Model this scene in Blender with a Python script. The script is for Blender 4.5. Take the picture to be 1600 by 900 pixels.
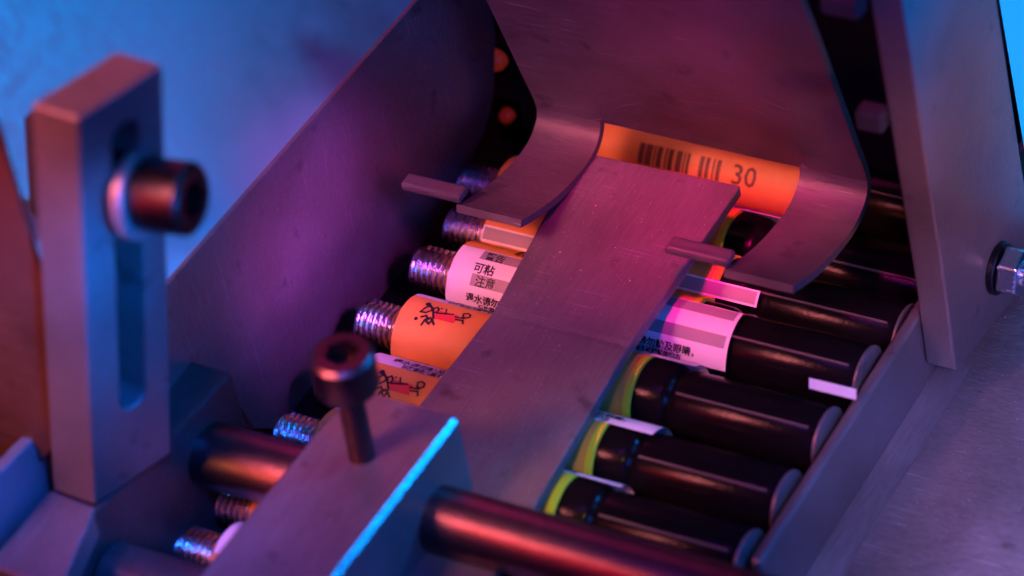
import bpy, bmesh, math, random
from mathutils import Vector as V, Matrix
random.seed(7)
R = math.radians
S = bpy.context.scene
for o in list(bpy.data.objects): bpy.data.objects.remove(o)
S.unit_settings.system = 'METRIC'
S.unit_settings.scale_length = 0.015          # one unit is about 15 mm of the machine

# ------------------------------------------------------------------ camera
D = 60.0
r1 = V((.868, .474, -.149)).normalized()
r2 = V((-.217, .632, .744)); r2 = (r2 - r1 * r2.dot(r1)).normalized()
cv = r1.cross(r2)
cam = bpy.data.cameras.new('camera'); co = bpy.data.objects.new('camera', cam)
S.collection.objects.link(co); S.camera = co
M = Matrix((r1, r2, cv)).transposed().to_4x4(); M.translation = cv * D
co.matrix_world = M
cam.sensor_width = 36; cam.lens = 36 * D / 16
cam.clip_start = 1; cam.clip_end = 400
cam.dof.use_dof = True; cam.dof.focus_distance = D - 0.9; cam.dof.aperture_fstop = 0.14

# ------------------------------------------------------------------ world and lamps
S.view_settings.view_transform = 'Standard'; S.view_settings.look = 'None'
S.view_settings.exposure = -0.14; S.view_settings.gamma = 1
w = bpy.data.worlds.new('World'); S.world = w; w.use_nodes = True
w.node_tree.nodes['Background'].inputs[0].default_value = (.006, .006, .06, 1)
w.node_tree.nodes['Background'].inputs[1].default_value = 1.0
S.render.engine = 'CYCLES'
S.cycles.max_bounces = 6

def lamp(name, d, dist, size, power, col, at=(1, -1, 0), spread=180, shape='DISK', size_y=None):
    l = bpy.data.lights.new(name, 'AREA'); l.shape = shape; l.size = size
    if size_y: l.size_y = size_y
    l.energy = power; l.color = col; l.spread = R(spread)
    o = bpy.data.objects.new(name, l); S.collection.objects.link(o)
    d = V(d).normalized(); o.location = V(at) + d * dist
    o.rotation_euler = d.to_track_quat('Z', 'Y').to_euler()
    return o
def stage(name, d, rgb, at=(1, -1, 0), dist=26, size=6, k=6000, spread=180):
    m = max(rgb); return lamp(name, d, dist, size, k * m, tuple(c / m for c in rgb), at, spread)
# wide red lamps stand left and in front, wide blue ones right; narrow spots are added, each aimed at one part
stage('red_front_left', (-.34, -.74, .6), (0.218, 0.002, 0.003))
stage('blue_right', (.78, .10, .62), (0.000, 0.038, 0.180))
stage('blue_front_right', (.8, -.42, .42), (0.000, 0.052, 0.350))
stage('magenta_above', (.1, -.35, .93), (0.030, 0.008, 0.104))
stage('blue_front', (.45, -.8, .42), (0.008, 0.005, 0.070))
stage('red_back_left', (-.45, .61, .65), (0.170, 0.009, 0.060), size=14)
stage('blue_low_right', (.95, -.1, .15), (0.000, 0.025, 0.200))
stage('red_low_front', (-.447, -.8, .36), (0.118, 0.000, 0.004))
stage('red_over_plate', (.1, -.35, .93), (0.078, 0.000, 0.016), (2.6, 1.2, 2), 12, 2, 1500, 26)
stage('red_on_post', (.72, -.6, .35), (0.070, 0.017, 0.000), (7, 2.5, 3), 12, 2, 1500, 35)
stage('red_on_wall', (.8, -.2, .5), (0.037, 0.004, 0.043), (-2.6, -1.5, 1.5), 10, 1.5, 1500, 30)
stage('warm_on_table', (.35, -.5, .8), (0.085, 0.048, 0.125), (9, -1, -1), 12, 2, 1500, 40)
stage('warm_on_bracket', (-.1, -.9, .4), (0.040, 0.013, 0.002), (-4, -7, 3), 12, 2, 1500, 40)
stage('red_on_labels', (-.26, -.62, .74), (0.060, 0.013, 0.014), (1.2, -.8, 0), 24, 7, 6000, 24)
stage('blue_on_panel', (.75, .35, .5), (0.000, 0.046, 0.128), (-5, -2, 8), 18, 2, 1500, 50)
stage('blue_edge_light', (.66, .60, .44), (0.000, 0.026, 0.110), (0, -6, 2), 20, 2.5, 1500, 40)
stage('blue_on_bracket', (.8, -.38, .45), (0.000, 0.018, 0.100), (-4, -7, 5), 14, 1.5, 1500, 24)
stage('blue_on_block', (.45, -.25, .86), (0.000, 0.012, 0.090), (-1.5, -8, 2), 14, 2, 1500, 34)
stage('neutral_on_caps', (.30, -.5, .8), (0.005, 0.004, 0.001), (2.6, -4.0, 0), 10, 1, 1500, 26)

# ------------------------------------------------------------------ pixel helpers (photo pixel, 1600 wide -> point on a real plane)
CP = cv * D
def ray(px, py): return -cv * D + r1 * ((px - 800) / 100) - r2 * ((py - 450) / 100)
def UA(px, py, ax, val):
    d = ray(px, py); t = (val - CP[ax]) / d[ax]; return CP + d * t
def UX(px, py, x): return UA(px, py, 0, x)
def UY(px, py, y): return UA(px, py, 1, y)
def UZ(px, py, z): return UA(px, py, 2, z)
def UC(px, py, y0, z0, r):
    d = ray(px, py); oy, oz = CP.y - y0, CP.z - z0
    a = d.y**2 + d.z**2; b = 2 * (oy * d.y + oz * d.z); c = oy**2 + oz**2 - r * r
    t = (-b - math.sqrt(max(b * b - 4 * a * c, 0))) / (2 * a); p = CP + d * t
    return p.x, math.atan2(p.z - z0, p.y - y0)

# ------------------------------------------------------------------ materials
def nt(name):
    m = bpy.data.materials.new(name); m.use_nodes = True
    return m, m.node_tree, m.node_tree.nodes['Principled BSDF']
def metal(name, col=(.24, .235, .235), rough=.42, met=.55, brush=(1, 14, 14), dust=1.0, bump=.06, scr=1.0, stain=.35, gr=.72):
    m, t, b = nt(name); N = t.nodes; L = t.links
    tc = N.new('ShaderNodeTexCoord')
    def noise(scale, sc=(1, 1, 1), det=4, rot=(0, 0, 0)):
        mp = N.new('ShaderNodeMapping'); mp.inputs['Scale'].default_value = sc; mp.inputs['Rotation'].default_value = rot
        n = N.new('ShaderNodeTexNoise'); n.inputs['Scale'].default_value = scale; n.inputs['Detail'].default_value = det
        L.new(tc.outputs['Object'], mp.inputs[0]); L.new(mp.outputs[0], n.inputs['Vector']); return n
    def ramp(src, a, c, ca=(0, 0, 0, 1), cc=(1, 1, 1, 1)):
        r = N.new('ShaderNodeValToRGB'); r.color_ramp.elements[0].position = a; r.color_ramp.elements[1].position = c
        r.color_ramp.elements[0].color = ca; r.color_ramp.elements[1].color = cc
        L.new(src, r.inputs[0]); return r
    def mix(fac, a, c, mode='MIX'):
        x = N.new('ShaderNodeMix'); x.data_type = 'RGBA'; x.blend_type = mode
        if isinstance(fac, float): x.inputs[0].default_value = fac
        else: L.new(fac, x.inputs[0])
        for s, i in ((a, 6), (c, 7)):
            if isinstance(s, tuple): x.inputs[i].default_value = s
            else: L.new(s, x.inputs[i])
        return x.outputs[2]
    big = noise(.45, det=5); grain = noise(2.2, brush, 6); fine = noise(9, (1, 1, 1), 3)
    c4 = tuple(col) + (1,); dk = tuple(x * (1 - stain) for x in col) + (1,)
    base = mix(ramp(big.outputs[0], .35, .65).outputs[0], dk, c4)
    g = ramp(grain.outputs[0], .3, .75, (gr, gr, gr, 1), (1, 1, 1, 1))
    base = mix(1.0, base, g.outputs[0], 'MULTIPLY')
    # dark stains with an edge of their own
    SR = (.63, .74) if stain > .2 else (.9, .95)
    st = noise(1.7, det=6); sr = ramp(st.outputs[0], *SR)
    base = mix(sr.outputs[0], base, tuple(x * .35 for x in col) + (1,))
    # fine scratches
    for rot, sc_ in (((0, 0, .5), (.35, 26, .35)), ((.4, .9, 1.3), (.5, 30, .5))):
        sn = noise(1.6, sc_, 2, rot); s1 = ramp(sn.outputs[0], .68, .72); s2 = noise(.9, det=1); s3 = ramp(s2.outputs[0], .5, .62)
        sm_ = mix(1.0, s1.outputs[0], s3.outputs[0], 'MULTIPLY'); sf = N.new('ShaderNodeMath'); sf.operation = 'MULTIPLY'; L.new(sm_, sf.inputs[0]); sf.inputs[1].default_value = .5 * scr
        base = mix(sf.outputs[0], base, tuple(min(1, x * 2.2) for x in col) + (1,))
    # dust specks
    vo = N.new('ShaderNodeTexVoronoi'); vo.inputs['Scale'].default_value = 4.5; L.new(tc.outputs['Object'], vo.inputs['Vector'])
    sp = ramp(vo.outputs['Distance'], .05, .09, (1, 1, 1, 1), (0, 0, 0, 1))
    vc = ramp(vo.outputs['Color'], .72, .95); sm = mix(1.0, sp.outputs[0], vc.outputs[0], 'MULTIPLY')
    vo2 = N.new('ShaderNodeTexVoronoi'); vo2.inputs['Scale'].default_value = 17; L.new(tc.outputs['Object'], vo2.inputs['Vector'])
    sp2 = ramp(vo2.outputs['Distance'], .08, .14, (1, 1, 1, 1), (0, 0, 0, 1)); vc2 = ramp(vo2.outputs['Color'], .58, .9)
    sm2 = mix(1.0, sp2.outputs[0], vc2.outputs[0], 'MULTIPLY')
    al = N.new('ShaderNodeMath'); al.operation = 'MAXIMUM'; L.new(sm, al.inputs[0]); L.new(sm2, al.inputs[1])
    am = N.new('ShaderNodeMath'); am.operation = 'MULTIPLY'; L.new(al.outputs[0], am.inputs[0]); am.inputs[1].default_value = .7 * dust
    base = mix(am.outputs[0], base, (.85, .83, .8, 1))
    L.new(base, b.inputs['Base Color'])
    mm = N.new('ShaderNodeMath'); mm.operation = 'MULTIPLY_ADD'; L.new(am.outputs[0], mm.inputs[0]); mm.inputs[1].default_value = -met; mm.inputs[2].default_value = met
    L.new(mm.outputs[0], b.inputs['Metallic'])
    rr = N.new('ShaderNodeMapRange'); L.new(grain.outputs[0], rr.inputs[0]); rr.inputs[1].default_value = .3; rr.inputs[2].default_value = .7
    rr.inputs[3].default_value = rough - .08; rr.inputs[4].default_value = rough + .10
    ra = N.new('ShaderNodeMath'); ra.operation = 'MULTIPLY_ADD'; L.new(big.outputs[0], ra.inputs[0]); ra.inputs[1].default_value = .25; L.new(rr.outputs[0], ra.inputs[2])
    rb = N.new('ShaderNodeMath'); rb.operation = 'SUBTRACT'; L.new(ra.outputs[0], rb.inputs[0]); rb.inputs[1].default_value = .12
    L.new(rb.outputs[0], b.inputs['Roughness'])
    bp = N.new('ShaderNodeBump'); bp.inputs['Strength'].default_value = .5; bp.inputs['Distance'].default_value = bump * .25
    ad = N.new('ShaderNodeMath'); ad.operation = 'ADD'; L.new(grain.outputs[0], ad.inputs[0]); L.new(fine.outputs[0], ad.inputs[1])
    ad2 = N.new('ShaderNodeMath'); ad2.operation = 'ADD'; L.new(ad.outputs[0], ad2.inputs[0]); L.new(al.outputs[0], ad2.inputs[1])
    L.new(ad2.outputs[0], bp.inputs['Height']); L.new(bp.outputs[0], b.inputs['Normal'])
    return m
def plain(name, col, rough=.5, met=0.0, bump=0, var=.12, coat=0, emit=None):
    m, t, b = nt(name); N = t.nodes; L = t.links
    tc = N.new('ShaderNodeTexCoord'); n = N.new('ShaderNodeTexNoise'); n.inputs['Scale'].default_value = 3.5; n.inputs['Detail'].default_value = 5
    L.new(tc.outputs['Object'], n.inputs['Vector'])
    r = N.new('ShaderNodeValToRGB'); r.color_ramp.elements[0].position = .3; r.color_ramp.elements[1].position = .7
    r.color_ramp.elements[0].color = tuple(c * (1 - var) for c in col) + (1,); r.color_ramp.elements[1].color = tuple(min(1, c * (1 + var)) for c in col) + (1,)
    L.new(n.outputs[0], r.inputs[0]); L.new(r.outputs[0], b.inputs['Base Color'])
    b.inputs['Roughness'].default_value = rough; b.inputs['Metallic'].default_value = met
    b.inputs['Coat Weight'].default_value = coat
    if bump:
        bp = N.new('ShaderNodeBump'); bp.inputs['Distance'].default_value = bump; bp.inputs['Strength'].default_value = .5
        n2 = N.new('ShaderNodeTexNoise'); n2.inputs['Scale'].default_value = 14; n2.inputs['Detail'].default_value = 6
        L.new(tc.outputs['Object'], n2.inputs['Vector']); L.new(n2.outputs[0], bp.inputs['Height']); L.new(bp.outputs[0], b.inputs['Normal'])
    if emit:
        b.inputs['Emission Color'].default_value = tuple(emit[0]) + (1,); b.inputs['Emission Strength'].default_value = emit[1]
    return m
steel = metal('brushed steel', brush=(14, 1, 14), rough=.40, dust=.3, scr=.0)
steel_plate = metal('presser plate steel', (.23, .22, .23), rough=.46, brush=(14, 1, 14), met=.5, dust=1.3)
steel_wall = metal('side wall steel', (.22, .21, .22), rough=.42, brush=(14, 9, 1.2), dust=.8, bump=.1)
steel_panel = metal('pale panel steel', (.23, .34, .38), rough=.50, gr=.95, brush=(1, 2, 2), dust=.12, scr=.15, bump=.003, stain=.15)
steel_table = metal('scuffed table steel', (.25, .25, .25), rough=.42, brush=(3, 9, 1), dust=1.2, stain=.4, bump=.1)
steel_dark = metal('dark worn steel', (.09, .09, .10), rough=.42, brush=(10, 1, 10), dust=.6)
steel_sheet = metal('scoop sheet steel', (.18, .165, .175), rough=.50, brush=(1, 6, 6), dust=.15, met=.5)
chrome = plain('threaded zinc', (.72, .72, .74), .22, 1.0, bump=.02)
blackox = plain('black oxide steel', (.045, .042, .045), .36, 1.0, bump=.02)
rodmat = plain('black rod finish', (.16, .10, .11), .38, 1.0, bump=.01)
blackpl = plain('glossy black plastic', (.005, .004, .005), .20, 0, bump=.006)
blackpl.node_tree.nodes['Principled BSDF'].inputs['Specular IOR Level'].default_value = .09
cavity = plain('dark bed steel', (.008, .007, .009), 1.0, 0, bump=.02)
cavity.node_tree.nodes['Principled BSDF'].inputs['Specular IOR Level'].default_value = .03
orange = plain('orange label film', (.78, .35, .07), .5, 0, bump=.002, var=.04)
white = plain('white label paper', (.80, .78, .80), .5, 0, var=.02)
grey = plain('grey label band', (.30, .27, .30), .5, 0, var=.02)
seam_mat = plain('plastic seam highlight', (.10, .09, .075), .4)  # lighter tone paints the lamp highlight along the cap seam
ink = plain('black print ink', (.015, .012, .02), .5, 0)
redink = plain('red print ink', (.70, .05, .05), .5, 0, var=.03)
brownink = plain('brown print ink', (.16, .05, .02), .5, 0, var=.03)
yellow = plain('yellow plastic ring', (.78, .70, .03), .45, 0, var=.03)

# ------------------------------------------------------------------ mesh helpers
def link(name, me, mats, parent=None, smooth=False, bevel=0, seg=2, ang=35):
    o = bpy.data.objects.new(name, me); S.collection.objects.link(o)
    for m in (mats if isinstance(mats, (list, tuple)) else [mats]): me.materials.append(m)
    if parent:
        o.parent = parent; off = V((0, 0, 0)); q = parent
        while q: off += q.location; q = q.parent
        for v in me.vertices: v.co -= off
    if smooth:
        for p in me.polygons: p.use_smooth = True
        try: me.set_sharp_from_angle(angle=R(ang))
        except Exception: pass
    if bevel:
        b = o.modifiers.new('bevel', 'BEVEL'); b.width = bevel; b.segments = seg; b.limit_method = 'ANGLE'; b.angle_limit = R(30)
    return o
def mesh(verts, faces, name='mesh'):
    me = bpy.data.meshes.new(name); me.from_pydata([tuple(v) for v in verts], [], faces)
    bm = bmesh.new(); bm.from_mesh(me); bmesh.ops.recalc_face_normals(bm, faces=bm.faces); bm.to_mesh(me); bm.free(); me.update()
    return me
def thing(name, label, cat, loc, group=None, kind=None):
    o = bpy.data.objects.new(name, None); S.collection.objects.link(o); o.location = V(loc); o.empty_display_size = .3
    return tag(o, label, cat, group, kind)
def tag(o, label=None, cat=None, group=None, kind=None):
    if label: o['label'] = label
    if cat: o['category'] = cat
    if group: o['group'] = group
    if kind: o['kind'] = kind
    return o
def prism(pts, ext):
    n = len(pts); pts = [V(p) for p in pts]; e = V(ext)
    vs = pts + [p + e for p in pts]
    return mesh(vs, [list(range(n)), list(range(n, 2 * n))[::-1]] + [[i, (i + 1) % n, n + (i + 1) % n, n + i] for i in range(n)])
def box(x0, x1, y0, y1, z0, z1):
    return prism([(x0, y0, z0), (x1, y0, z0), (x1, y1, z0), (x0, y1, z0)], (0, 0, z1 - z0))
def slab_holes(outer, holes, O, ax, ay, ext):
    """flat plate with holes: loops are (u,v), O + u*ax + v*ay, extruded by ext"""
    bm = bmesh.new(); O, ax, ay, ext = V(O), V(ax), V(ay), V(ext); loops = [outer] + holes; vls = []
    for lp in loops:
        vs = [bm.verts.new(O + ax * u + ay * v) for u, v in lp]; vls.append(vs)
        for i in range(len(vs)): bm.edges.new((vs[i], vs[(i + 1) % len(vs)]))
    bmesh.ops.triangle_fill(bm, use_beauty=True, edges=bm.edges[:])
    top = bm.faces[:]; mp = {v: bm.verts.new(v.co + ext) for v in bm.verts[:]}
    for f in top: bm.faces.new([mp[v] for v in f.verts][::-1])
    for vs in vls:
        for i in range(len(vs)):
            a, b_ = vs[i], vs[(i + 1) % len(vs)]; bm.faces.new((a, b_, mp[b_], mp[a]))
    bmesh.ops.recalc_face_normals(bm, faces=bm.faces)
    me = bpy.data.meshes.new('slab'); bm.to_mesh(me); bm.free(); return me
def lathe(prof, O, axis, n=48, closed=True, ridge=None):
    """prof: (distance along axis, radius)"""
    O = V(O); A = V(axis).normalized(); U = A.orthogonal().normalized(); W = A.cross(U); vs = []; fs = []
    for s, r in prof:
        for k in range(n):
            a = 2 * math.pi * k / n; vs.append(O + A * s + (U * math.cos(a) + W * math.sin(a)) * r)
    for i in range(len(prof) - 1):
        for k in range(n):
            fs.append([i * n + k, i * n + (k + 1) % n, (i + 1) * n + (k + 1) % n, (i + 1) * n + k])
    if closed: fs += [list(range(n))[::-1], [(len(prof) - 1) * n + k for k in range(n)]]
    return mesh(vs, fs)
def thread_mesh(O, axis, r, L, pitch=.105, amp=.035, n=40, cap=True):
    """real helix: radius depends on s and angle"""
    O = V(O); A = V(axis).normalized(); U = A.orthogonal().normalized(); W = A.cross(U); vs = []; fs = []
    m = int(L / pitch * 8); 
    for i in range(m + 1):
        s = L * i / m; fade = min(1, s / .06, (L - s) / .04 + .2)
        for k in range(n):
            a = 2 * math.pi * k / n; ph = (s / pitch - k / n) % 1
            h = abs(ph * 2 - 1) ** .8
            rr = r - amp * 2 * (1 - h) * max(fade, 0) - (.05 * (1 - s / .08) if s < .08 else 0)
            vs.append(O + A * s + (U * math.cos(a) + W * math.sin(a)) * rr)
    for i in range(m):
        for k in range(n): fs.append([i * n + k, i * n + (k + 1) % n, (i + 1) * n + (k + 1) % n, (i + 1) * n + k])
    fs += [list(range(n))[::-1], [m * n + k for k in range(n)]]
    return mesh(vs, fs)
def hexpts(r, rot=0): return [(r * math.cos(R(60 * i + rot)), r * math.sin(R(60 * i + rot))) for i in range(6)]
def circ(r, n=40, c=(0, 0)): return [(c[0] + r * math.cos(2 * math.pi * i / n), c[1] + r * math.sin(2 * math.pi * i / n)) for i in range(n)]
def screw_head(name, O, A, r, h, parent, mat, sock=.55):
    """socket cap head whose face (with a hexagon socket) looks along A"""
    A = V(A).normalized(); U = A.orthogonal().normalized(); W = A.cross(U); O = V(O); ob = bmesh.new(); n = 48
    rings = [(0, r * .97), (0.03, r), (h - .06, r), (h, r - .07), (h, r * .66)]
    vs = []; loops = []
    for s, rr in rings:
        loops.append([ob.verts.new(O + A * s + (U * math.cos(2 * math.pi * k / n) + W * math.sin(2 * math.pi * k / n)) * rr) for k in range(n)])
    def hexr(k):
        a = (2 * math.pi * k / n) % (math.pi / 3) - math.pi / 6; return r * sock * math.cos(math.pi / 6) / math.cos(a)
    for dz in (0, .45 * h):
        loops.append([ob.verts.new(O + A * (h - .01 - dz) + (U * math.cos(2 * math.pi * k / n) + W * math.sin(2 * math.pi * k / n)) * hexr(k)) for k in range(n)])
    for a, b_ in zip(loops, loops[1:]):
        for k in range(n): ob.faces.new((a[k], a[(k + 1) % n], b_[(k + 1) % n], b_[k]))
    ob.faces.new(loops[0][::-1]); ob.faces.new(loops[-1])
    bmesh.ops.recalc_face_normals(ob, faces=ob.faces)
    me = bpy.data.meshes.new(name); ob.to_mesh(me); ob.free()
    return link(name, me, mat, parent, smooth=True)

polished = metal('polished chamfer', (.40, .40, .41), rough=.24, met=1.0, dust=.2, scr=.3)
# ================================================================== THE SETTING
tipA = UZ(567, 510, 0)
xw = tipA.x - .55                                   # inner face of the left side wall
RAILZ = .35
ra, rb_ = UZ(1150, 868, RAILZ), UZ(1447, 478, RAILZ)
xrail = (ra.x + rb_.x) / 2
zt = UX(1290, 868, xrail + .2).z                   # table height

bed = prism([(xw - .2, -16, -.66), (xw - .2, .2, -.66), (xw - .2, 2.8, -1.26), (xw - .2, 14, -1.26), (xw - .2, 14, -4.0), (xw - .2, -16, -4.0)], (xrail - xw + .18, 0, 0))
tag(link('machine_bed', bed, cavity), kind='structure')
tb = box(xrail + .2, xrail + 26, -22, 22, zt - .5, zt)
tag(link('machine_table', tb, steel_table), kind='structure')
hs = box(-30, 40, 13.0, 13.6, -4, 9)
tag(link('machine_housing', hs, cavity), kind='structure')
fl = box(-60, 60, -40, 40, -6.5, -6.0)
tag(link('ground', fl, cavity), kind='structure')

# ------------------------------------------------------------------ walls at the left
pts = [(272, 432), (655, -2), (760, -60), (775, 60), (772, 150), (755, 215), (715, 285), (660, 380), (600, 480), (540, 570), (492, 640), (474, 668), (398, 672), (378, 640), (200, 640), (226, 486)]
t = link('side_wall', prism([UX(a, b, xw) for a, b in pts], (-.28, 0, 0)), steel_wall, bevel=.03)
tag(t, 'scratched purple steel side wall of the chute behind the threaded tube necks', 'steel plate')
# it leans back from the top edge of the side wall
e0, e1 = UX(274, 430, xw - .03), UX(655, 0, xw - .03); ed = (e1 - e0).normalized()
up = V((-.62, 0, .78)); up = (up - ed * up.dot(ed)).normalized(); pn = ed.cross(up).normalized()
def onplane(px, py, o, n):
    d = ray(px, py); return CP + d * ((o - CP).dot(n) / d.dot(n))
pts = [(-160, 480), (-160, -60), (708, -60), (120, 600), (90, 500)]
if pn.x < 0: pn = -pn
t = link('back_panel', prism([onplane(a, b, e0, pn) for a, b in pts], -pn * .3), steel_panel)
tag(t, 'large smooth blue-lit steel panel behind the slotted bracket', 'steel panel')

# ------------------------------------------------------------------ slotted bracket with its foot
ZB = 2.1
K0 = UZ(148, 790, ZB); K1 = UY(121, 186, K0.y)
Tv = UZ(47, 163, K1.z) - K1; Wv = UZ(256, 101, K1.z) - K1; Hv = K1 - K0
br = thing('slotted_bracket', 'upright steel bracket with a long vertical slot and a socket bolt', 'bracket', K0)
Wl = Wv.length
def cap_loop(u0, u1, v0, v1, n=10):
    # u in fractions of W (converted), v in fractions of H
    cu = (u0 + u1) / 2; ru = (u1 - u0) / 2; rv = ru * Wl / Hv.length; L = []
    for i in range(n + 1): a = math.pi * i / n; L.append((cu + ru * math.cos(a), v1 - rv + rv * math.sin(a)))
    for i in range(n + 1): a = math.pi + math.pi * i / n; L.append((cu + ru * math.cos(a), v0 + rv + rv * math.sin(a)))
    return L
me = slab_holes([(0, 0), (1, 0), (1, 1), (0, 1)], [cap_loop(.38, .70, .20, .92)], K0, Wv, Hv, Tv)
link('upright', me, steel, br, bevel=.05, seg=3)
fp = [UZ(a, b, ZB - .01) for a, b in ((78, 764), (151, 792), (92, 925), (-20, 880))]
bk = [K0 + Tv * 1.02 + Wv * u + Hv * v for u, v in ((.15, .1), (.9, .1), (.9, .97), (.15, .97))]
link('slot_shade_sheet', prism(bk, Tv * .12), cavity, br)  # dark sheet added behind the slot to make it look shaded
link('foot', prism(fp, (0, 0, -.45)), steel, br, bevel=.05)
# bolt through the slot
Nf = Wv.cross(Hv).normalized()
if Nf.x < 0: Nf = -Nf
def onface(px, py):
    d = ray(px, py); t_ = (K0 - CP).dot(Nf) / d.dot(Nf); return CP + d * t_
bc = onface(205, 300)
BA = V((1, .12, .03)).normalized()
bt = thing('socket_bolt', 'black socket head bolt with steel washer in the bracket slot', 'bolt', bc)
link('washer', lathe([(0.0, .60), (.03, .63), (.16, .63), (.19, .60)], bc + BA * .01, BA), steel, bt, smooth=True)
screw_head('bolt_head', bc + BA * .20, BA, .50, .74, bt, blackox)
link('shank', lathe([(-.9, .2), (.05, .2)], bc, BA, 24), blackox, bt, smooth=True)

# plates at the far left
y_ = K0.y + .2
t = link('guide_plate', prism([UY(a, b, y_) for a, b in ((-60, 60), (2, 215), (66, 432), (84, 640), (84, 700), (-60, 860))], (0, .08, 0)), metal('warm-lit brown steel', (.075, .028, .018), rough=.6, met=.0, dust=.2, scr=.2), bevel=.03)  # warm lamplight on the plate is put into its brown colour
tag(t, 'red-lit slanting steel plate at the left edge behind the bracket', 'steel plate')
x_ = K0.x - 1.0
t = link('edge_plate', prism([UX(a, b, x_) for a, b in ((-60, 800), (73, 664), (84, 775), (-60, 960))], (-.2, 0, 0)), steel_panel, bevel=.03)
tag(t, 'small blue-lit steel plate with pink top edge in the lower left corner', 'steel plate')
t = link('backing_plate', prism([UY(a, b, K0.y + 2.2) for a, b in ((36, 185), (90, 180), (120, 560), (60, 560))], (0, .2, 0)), steel_dark, bevel=.03)
tag(t, 'thin steel strip standing close behind the left side of the slotted bracket', 'steel strip')

# support bar at the lower left
bp = [UZ(a, b, ZB - .02) for a, b in ((277, 556), (364, 582), (156, 797), (20, 960), (-60, 930), (120, 690))]
bp = [UZ(277, 556, ZB - .02), UZ(364, 582, ZB - .02), UZ(150, 800, ZB - .02), UZ(60, 905, ZB - .02), UZ(0, 880, ZB - .02), UZ(140, 680, ZB - .02)]
t = link('support_bar', prism(bp, (0, 0, -2.6)), steel_dark, bevel=.06, seg=2)
tag(t, 'dark blue steel bar block beneath the slotted bracket', 'steel block')

# ------------------------------------------------------------------ rail at the right
rl = thing('guide_rail', 'long thin steel rail along the right ends of the tubes', 'rail', (xrail, ra.y, RAILZ))
link('rail_plate', box(xrail, xrail + .2, ra.y, 9, zt + .004, RAILZ), steel, rl, bevel=.05, seg=1)
fz = zt + .006; fy0, fy1 = ra.y + .0, UX(1492, 600, xrail + .2).y
link('blue_catch_strip', prism([(xrail + .202, fy0 - 1.5, fz), (xrail + .62, fy0 - 1.5, fz), (xrail + .60, fy0 - 1.5, fz + .03), (xrail + .202, fy0 - 1.5, fz + .22)], (0, fy1 - fy0 + 1.3, 0)), steel, rl, bevel=.015)  # tilted strip added to catch blue light along the rail foot
# post
xp = xrail + .22
ps = thing('hopper_post', 'broad brownish steel post plate leaning over the right rail', 'post', UX(1493, 580, xp + .5))
pf = [UX(a, b, xp + .5) for a, b in ((1385, -120), (1410, 0), (1478, 450), (1494, 580), (1640, 405), (1640, 350), (1603, 300), (1558, 0), (1545, -120))]
pz = max(zt + .02, 0)
pf = [V((p.x, p.y, max(p.z, zt + .01))) for p in pf]
link('post_plate', prism(pf, (-.5, 0, 0)), steel, ps, bevel=.04)
nb = UX(1556, 418, xp + .5)
nu = thing('hex_nut', 'shiny hexagonal nut on a threaded stud at the right edge', 'nut', nb)
link('washer', lathe([(0, .40), (.02, .42), (.10, .42), (.12, .40)], nb, (1, 0, 0)), blackox, nu, smooth=True)
hx = [nb + V((.13, a, b)) for a, b in hexpts(.40, 12)]
link('nut_body', prism(hx, (.34, 0, 0)), chrome, nu, bevel=.05, seg=3)
link('stud', thread_mesh(nb + V((.75, 0, 0)), (-1, 0, 0), .2, .6, .09, .02), chrome, nu, smooth=True)
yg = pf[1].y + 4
t = link('cyan_lit_plate', prism([UY(a, b, yg) for a, b in ((1548, -80), (1720, -80), (1720, 360), (1622, 360))], (0, .3, 0)),
         plain('blue plate painted glow', (.02, .2, .5), .4, 0, emit=((.0, .33, .86), 1.1)))  # emission stands in for blue lamp light falling on the plate
tag(t, 'bright cyan plate with painted-in lamplight at the upper right edge behind the post', 'lit panel')
for (a, b, ww), lb in zip(((1343, 178, .45), (1288, -4, .62)), ('small pink-lit steel pin on the left side of the post', 'upper pink-lit steel pin beside the post at the top edge')):
    p = UX(a, b, xp - ww + .02)
    tag(link('stop_pin', box(p.x, p.x + ww - .03, p.y - .16, p.y + .16, p.z - .17, p.z + .17), steel_dark, bevel=.05), lb, 'pin', 'pins on the post')
for (a, b, rr), lb in zip(((778, 90, .19), (795, 177, .13)), ('larger dim red indicator light in the dark gap', 'smaller dim red indicator light below the other one')):
    p = UY(a, b, 4.4)
    tag(link('indicator_light', lathe([(0, rr), (.1, rr), (.1 + rr * .5, rr * .75), (.1 + rr * .8, .02)], p, -V((0, 1, 0)), 24), plain('red lens', (.3, .02, .01), .4, emit=((.75, .06, .03), .13 if rr > .15 else .05)), smooth=True), lb, 'indicator light', 'red indicator lights')
    tag(link('lamp_bracket', box(p.x - .25, p.x + .25, p.y + .005, p.y + .2, -1.2, p.z + .3), cavity), ('black holder post behind the larger red light' if rr > .15 else 'black holder post behind the smaller red light'), 'holder')

# ------------------------------------------------------------------ presser plate
L0 = UZ(905, 236, 1.15); Rt = UZ(1157, 290, 1.15)
L1 = UZ(770, 487, .97); R1 = UZ(983, 541, .97)
R2 = UZ(834, 794, .88); L2 = UZ(575, 733, .88)
L2 = L1 + (L2 - L1) * 1.5; R2 = R1 + (R2 - R1) * 1.5
def sec(p, q, x0, x1, z): return [V((x0, (p.y + q.y) / 2, z)), V((x1, (p.y + q.y) / 2, z))]
vs = []; th = .2
def lp(p, q, f, dz=0): return p + (q - p) * f + V((0, 0, dz))
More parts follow.
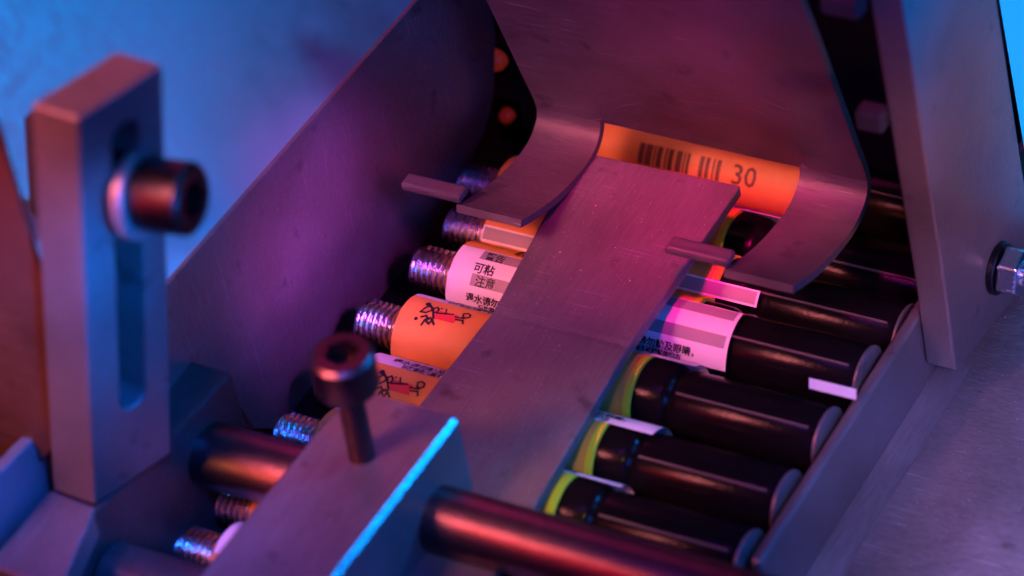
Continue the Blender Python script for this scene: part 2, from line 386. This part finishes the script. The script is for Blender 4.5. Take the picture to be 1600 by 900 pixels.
# a pressed crease runs across the strip at the fold
rows = [(L0, Rt), (lp(L1, L0, .022), lp(R1, Rt, .022)), (lp(L1, L0, 0, -.016), lp(R1, Rt, 0, -.016)), (lp(L1, L2, .02), lp(R1, R2, .02)), (L2, R2)]
for a, b in rows:
    vs += [a, b, a + V((0, 0, -th)), b + V((0, 0, -th))]
fs = []
for i in range(4):
    k = 4 * i
    fs += [[k, k + 1, k + 5, k + 4], [k + 2, k + 6, k + 7, k + 3], [k, k + 4, k + 6, k + 2], [k + 1, k + 3, k + 7, k + 5]]
fs += [[0, 2, 3, 1], [16, 17, 19, 18]]
t = link('presser_plate', mesh(vs, fs), steel_plate, bevel=.03, seg=2)
tag(t, 'long dusty magenta steel strip lying over the middle of the labelled tubes', 'steel plate')

# ------------------------------------------------------------------ clamp block, screw and rods
ZC = 2.3
q0 = UZ(719, 648, ZC); q1 = UZ(525, 900, ZC); q2 = UZ(305, 900, ZC); q3 = UZ(505, 655, ZC); q4 = UZ(565, 604, ZC)
xb1 = (q0.x + q1.x) / 2; xb0 = (q2.x + q3.x) / 2
e = (q1 - q0); e2 = (q2 - q3)
top = [q0, q0 + e * 1.5, q3 + e2 * 1.5, q3, q4]
cb = thing('clamp_block', 'large blurred violet steel block with a bright cyan edge in front', 'block', q0 + V((0, 0, -2)))
bb_ = link('block_body', prism(top, (0, 0, -1.9)), [steel, polished], cb, bevel=.075, seg=1)
bb_.modifiers[0].material = 1
sb = UZ(566, 712, ZC); sh = UY(541, 590, sb.y)
ax = (sh - sb).normalized()
sc = thing('clamp_screw', 'tall socket head screw standing on the violet block, red and blue lit', 'screw', sb)
screwm = plain('oiled screw steel', (.11, .07, .075), .36, 1.0, bump=.02)
link('screw_shaft', lathe([(0, .19), ((sh - sb).length, .19)], sb, ax, 32), screwm, sc, smooth=True)
screw_head('screw_head', sh - ax * .15, ax, .46, .62, sc, screwm)
ro = thing('guide_rod', 'thick black round rod passing through the violet clamp block', 'rod', UZ(690, 815, 1.15))
rc = UZ(690, 812, 1.15)
link('rod_body', lathe([(0, .46), (.04, .5), (16, .5)], (rc.x - 4.35, rc.y, rc.z), (1, 0, 0), 64), rodmat, ro, smooth=True)
rc2 = UZ(200, 905, .9)
t = link('lower_rod', lathe([(0, .42), (.06, .5), (5, .5)], (rc2.x - .3, rc2.y, rc2.z), (1, 0, 0), 64), steel_dark, smooth=True)
tag(t, 'short steel rod in the lower left under the clamp block', 'rod')

# ------------------------------------------------------------------ scoop (bent sheet with two prongs)
p8 = UZ(1147, 436, 1.35); xs1 = p8.x + 1.12; xs0 = xs1 - 5.75
prof = [(1232, -60), (1250, 0), (1276, 65), (1302, 135), (1322, 190), (1340, 240), (1352, 270), (1357, 293), (1350, 322), (1336, 352), (1312, 384), (1286, 412), (1262, 432), (1240, 446)]
pr = [UX(a, b, xs1) for a, b in prof]
yz = [(p.y, p.z) for p in pr]
# smooth profile
def smooth(p, it=2):
    for _ in range(it):
        q = [p[0]]
        for a, b in zip(p, p[1:]): q += [(a[0] * .75 + b[0] * .25, a[1] * .75 + b[1] * .25), (a[0] * .25 + b[0] * .75, a[1] * .25 + b[1] * .75)]
        q.append(p[-1]); p = q
    return p
yz = smooth(yz)
lowest = min(range(len(yz)), key=lambda i: -yz[i][0])     # farthest point = the bend
def strip(x0, x1, sub, th=.13):
    n = len(sub); vs = []; fs = []
    for i, (y, z) in enumerate(sub):
        a = sub[max(i - 1, 0)]; b = sub[min(i + 1, n - 1)]; d = V((b[0] - a[0], b[1] - a[1])).normalized()
        ny, nz = -d.y * th, d.x * th
        vs += [(x0, y, z), (x1, y, z), (x0, y + ny, z + nz), (x1, y + ny, z + nz)]
    for i in range(n - 1):
        k = 4 * i; fs += [[k, k + 1, k + 5, k + 4], [k + 2, k + 6, k + 7, k + 3], [k, k + 4, k + 6, k + 2], [k + 1, k + 3, k + 7, k + 5]]
    fs += [[0, 2, 3, 1], [4 * n - 4, 4 * n - 3, 4 * n - 1, 4 * n - 2]]
    return mesh(vs, fs)
scp = thing('feed_scoop', 'blurred maroon bent sheet scoop reaching down over the tubes with two curved prongs', 'scoop', (xs1, yz[lowest][0], yz[lowest][1]))
def sheet(sub, th=.13):
    xsv = [xs0, xs0 + 1.0, xs0 + 1.14, xs0 + 1.6, xs0 + 2.2, xs1 - 2.2, xs1 - 1.6, xs1 - 1.14, xs1 - 1.0, xs1]; wt = [0, 0, .12, .6, 1, 1, .6, .12, 0, 0]
    n = len(sub); vs = []; fs = []; m = len(xsv); z_ = sub[-1][1]
    for (y, z) in sub:
        f = max(0, 1 - (z - z_) / 2.4) ** 2 * .9
        for side in (0, th):
            for x, w_ in zip(xsv, wt): vs.append((x, y + f * w_ + side * .93, z - .97 * f * w_ + side * .36))
    for i in range(n - 1):
        for j in range(m - 1):
            k = 2 * m * i + j; fs += [[k, k + 1, k + 1 + 2 * m, k + 2 * m], [k + m, k + 3 * m, k + 1 + 3 * m, k + 1 + m]]
        k = 2 * m * i; fs += [[k, k + 2 * m, k + 3 * m, k + m], [k + m - 1, k + 2 * m - 1, k + 4 * m - 1, k + 3 * m - 1]]
    for i in (0, n - 1):
        for j in range(m - 1): k = 2 * m * i + j; fs.append([k, k + 1, k + 1 + m, k + m])
    return mesh(vs, fs)
link('scoop_sheet', sheet(yz[:lowest + 1]), steel_sheet, scp, smooth=True)
for x0 in (xs0, xs1 - 1.14):
    link('prong', strip(x0, x0 + 1.14, yz[lowest:]), steel_sheet, scp, smooth=True)
    y, z = yz[-1]
    link('prong_pin', box(x0 - 1.02, x0 + .05, y + .02, y + .32, z - .02, z + .13), steel_sheet, scp, bevel=.05)

# ------------------------------------------------------------------ glue tubes
RB = .62
def flat_text(txt, size):
    cu = bpy.data.curves.new('t', 'FONT'); cu.body = txt; cu.size = size; cu.resolution_u = 2; cu.offset = .004
    o = bpy.data.objects.new('t', cu); S.collection.objects.link(o)
    bpy.context.view_layer.update()
    me = bpy.data.meshes.new_from_object(o.evaluated_get(bpy.context.evaluated_depsgraph_get()))
    vs = [(v.co.x, v.co.y) for v in me.vertices]; fs = [list(p.vertices) for p in me.polygons]
    bpy.data.objects.remove(o); bpy.data.curves.remove(cu); bpy.data.meshes.remove(me)
    return vs, fs
TXT = {k: flat_text(k, s) for k, s in (('30', .46), ('可粘', .185), ('注意', .18), ('遇水请勿触及眼睛，', .150), ('警告', .17), ('请放置在儿童不能接触的地方', .10))}
def tube(px, py, z, thb, label, x_white=.85, white_ext=94, dots=True, shift=0.0, yaw_len=4.05, cap_len=3.15, bb=1.08):
    c = UZ(px, py, z); x0, y0, z0 = c.x + shift, c.y, c.z
    root = thing('glue_tube', label, 'glue tube', (x0 + 2, y0, z0 - RB), 'labelled glue tubes lined up in the chute')
    BL = yaw_len; cap_len = xrail - .17 - (x0 + BL + .12)
    link('threaded_neck', thread_mesh((x0 - .84, y0, z0), (1, 0, 0), .385, .90), chrome, root, smooth=True, ang=60)
    link('tube_body', lathe([(0, .40), (0, RB - .06), (.03, RB - .015), (.08, RB), (BL, RB)], (x0, y0, z0), (1, 0, 0), 64), orange, root, smooth=True)
    link('ring', lathe([(BL, RB - .05), (BL, RB + .006), (BL + .10, RB + .006), (BL + .12, RB - .03)], (x0, y0, z0), (1, 0, 0), 64), yellow, root, smooth=True)
    s = BL + .12
    cap = link('cap', lathe([(s, .50), (s + .01, RB - .03), (s + .42, RB - .04), (s + .5, RB - .07), (s + .56, .49), (s + .60, .52), (s + .7, .54), (s + cap_len - .1, .535), (s + cap_len, .50)], (x0, y0, z0), (1, 0, 0), 64), blackpl, root, smooth=True, ang=50)
    # moulded seam ridge and pocket rim on the cap
    vs = []; fs = []
    for a in (R(118),):
        for (s0, s1) in ((s + .66, s + cap_len - .12),):
            k = len(vs)
            for ss in (s0, s1):
                for da, rr in ((-.045, .53), (-.025, .562), (.025, .562), (.045, .53)):
                    vs.append((x0 + ss, y0 + rr * math.cos(a + da), z0 + rr * math.sin(a + da)))
            fs += [[k, k + 1, k + 5, k + 4], [k + 1, k + 2, k + 6, k + 5], [k + 2, k + 3, k + 7, k + 6], [k, k + 3, k + 2, k + 1], [k + 4, k + 5, k + 6, k + 7]]
    link('seam', mesh(vs, fs), seam_mat, cap)
    link('end_ring', lathe([(s + cap_len, .40), (s + cap_len, .50), (s + cap_len + .015, .53), (s + cap_len + .05, .53), (s + cap_len + .06, .51)], (x0, y0, z0), (1, 0, 0), 48), steel, root, smooth=True)
    # ---- the label: one mesh, printed in several inks
    vs = []; fs = []; mi = []
    def pt(u, v, r):      # u along tube from its left end, v around the tube above (+) the white panel's lower edge
        th_ = R(thb) - v / RB; return (x0 + u, y0 + r * math.cos(th_), z0 + r * math.sin(th_))
    def patch(u0, u1, v0, v1, r, m):
        nv = max(2, int(abs(v1 - v0) / .05)); k = len(vs)
        for i in range(nv + 1):
            v = v0 + (v1 - v0) * i / nv; vs.append(pt(u0, v, r)); vs.append(pt(u1, v, r))
        for i in range(nv): fs.append([k + 2 * i, k + 2 * i + 1, k + 2 * i + 3, k + 2 * i + 2]); mi.append(m)
    def text(key, u, v, r, m=3, sx=1):
        tv, tf = TXT[key]; k = len(vs)
        for a, b in tv: vs.append(pt(u + a * sx, v + b, r))
        for f in tf: fs.append([k + i for i in f]); mi.append(m)
    def stroke(pts, wd, r, m=3):
        q = [pts[0]]
        for (a, b), (c_, d) in zip(pts, pts[1:]):
            n_ = max(1, int(abs(d - b) / .06)); q += [(a + (c_ - a) * i / n_, b + (d - b) * i / n_) for i in range(1, n_ + 1)]
        for (a, b), (c_, d) in zip(q, q[1:]):
            dx, dy = c_ - a, d - b; l = math.hypot(dx, dy) or 1; nx, ny = -dy / l * wd / 2, dx / l * wd / 2; ex, ey = dx / l * wd / 2, dy / l * wd / 2
            k = len(vs); vs.extend([pt(a + nx - ex, b + ny - ey, r), pt(c_ + nx + ex, d + ny + ey, r), pt(c_ - nx + ex, d - ny + ey, r), pt(a - nx - ex, b - ny - ey, r)])
            fs.append([k, k + 1, k + 2, k + 3]); mi.append(m)
    def dot(u, v, rr, r, m=3):
        k = len(vs)
        for i in range(12): a = 2 * math.pi * i / 12; vs.append(pt(u + rr * math.cos(a), v + rr * math.sin(a), r))
        fs.append([k + i for i in range(12)]); mi.append(m)
    full = 2 * math.pi * RB; hw = R(white_ext) * RB
    patch(.012, BL - .01, -full + hw, 0, RB + .006, 0)
    patch(.012, BL + x_white, 0, hw, RB + .012, 1)
    if hw > .6:
        g = hw / 8
        for b0 in (hw - .21, hw - .66):
            patch(.42, BL + x_white - .06, b0, b0 + .19, RB + .017, 2)
        text('警告', .50, hw - .19, RB + .022); text('可粘', .40, hw - .44, RB + .022)
        text('注意', .50, hw - .64, RB + .022); text('遇水请勿触及眼睛，', BL + x_white - .44 - 9 * .150, hw - .88, RB + .022)
        text('遇水请勿触及眼睛，', .38, hw - .90, RB + .022)
        text('请放置在儿童不能接触的地方', BL + x_white - 2.05, hw - .99, RB + .022); text('请放置在儿童不能接触的地方', .6, hw - 1.01, RB + .022)
    else:
        patch(.05, BL + x_white - .04, .035, hw - .03, RB + .017, 2)
    # script lettering with its red block
    o_u, o_v = .30, -.42
    for k_ in range(3):
        b = o_u + k_ * 1.55
        if b > BL - .9: break
        def g(x, y):
            dx, dy = x - 320, y - 435
            return b + .0034 * (dx * .97 + dy * .24), o_v + .02 - .0033 * (dy * .97 - dx * .24)
        def S_(pts, wd=.032): stroke([g(*p_) for p_ in pts], wd, RB + .022)
        (ua, va), (ub, vb_) = g(412, 410), g(508, 488)
        patch(ua, ub, vb_, va, RB + .014, 4)
        S_([(335, 428), (350, 404), (368, 388), (384, 400), (386, 418), (362, 432), (335, 428)])
        S_([(370, 382), (392, 412), (406, 462)], .036)
        S_([(392, 402), (408, 394), (418, 408), (414, 426), (398, 432)])
        S_([(348, 456), (368, 450), (378, 462), (366, 474), (354, 496)], .036); S_([(372, 474), (392, 462), (402, 474), (388, 492), (378, 482)], .036); S_([(400, 470), (414, 494)], .036)
        S_([(416, 432), (492, 434)], .030); S_([(452, 402), (457, 436)], .026)
        S_([(508, 450), (548, 458)], .028); S_([(514, 466), (548, 470), (552, 488)], .028)
        S_([(540, 424), (556, 418), (572, 428), (572, 446), (556, 454), (540, 446), (540, 424)], .028)
        for x_d, y_d, r_d in ((358, 374, .045), (322, 466, .030), (430, 400, .018)): dot(*g(x_d, y_d), r_d, RB + .022)
    # barcode-like dark blocks on the far side
    for u0, u1 in ((.88, .98), (1.00, 1.12), (1.15, 1.18), (1.21, 1.30), (1.36, 1.39), (1.42, 1.50), (1.56, 1.66), (1.69, 1.72), (1.75, 1.80), (1.98, 2.06), (2.09, 2.16), (2.22, 2.25), (2.29, 2.36)):
        patch(u0, u1, bb, bb + .34, RB + .014, 5)
    text('30', 2.56, bb + .02, RB + .016, 5)
    me = bpy.data.meshes.new('label'); me.from_pydata(vs, [], fs); me.update()
    for p, m in zip(me.polygons, mi): p.material_index = m
    link('label', me, [orange, white, grey, ink, redink, brownink], root)
    return root
tube(642, 521, 0, 64, 'orange tube with black script beside the tall screw')
tube(727, 436, 0, 173, 'tube with white Chinese warning label, largest white label in view')
tube(580, 614, 0, 82, 'orange tube with red block partly hidden behind the head of the clamp screw')
tube(515, 700, 0, 62, 'tube whose bright white metal neck shows just above the black rod on the left')
tube(420, 806, 0, 60, 'tube whose dim blue neck shows below the black rod')
tube(362, 880, 0, 120, 'tube with a blue threaded neck nearest the bottom edge, left of the violet block')
tube(778, 372, -.3, 143, 'orange tube whose neck pokes out under the left scoop prong', white_ext=24, x_white=.85)
tube(795, 303, -.6, 60, 'tube showing a short orange end beside the right scoop prong')
tube(950, 222, -.6, 288, 'blurred orange tube with dark printed blocks seen through the scoop opening', x_white=.1, bb=1.42)
# loose label strip by the rail
p = UZ(1266, 600, .45)
t = link('label_strip', prism([UZ(1264, 590, .5), UZ(1338, 608, .5), UZ(1338, 624, .5), UZ(1264, 606, .5)], (0, 0, -.015)), white)
tag(t, 'small loose pale pink paper strip lying by the rail', 'paper strip')
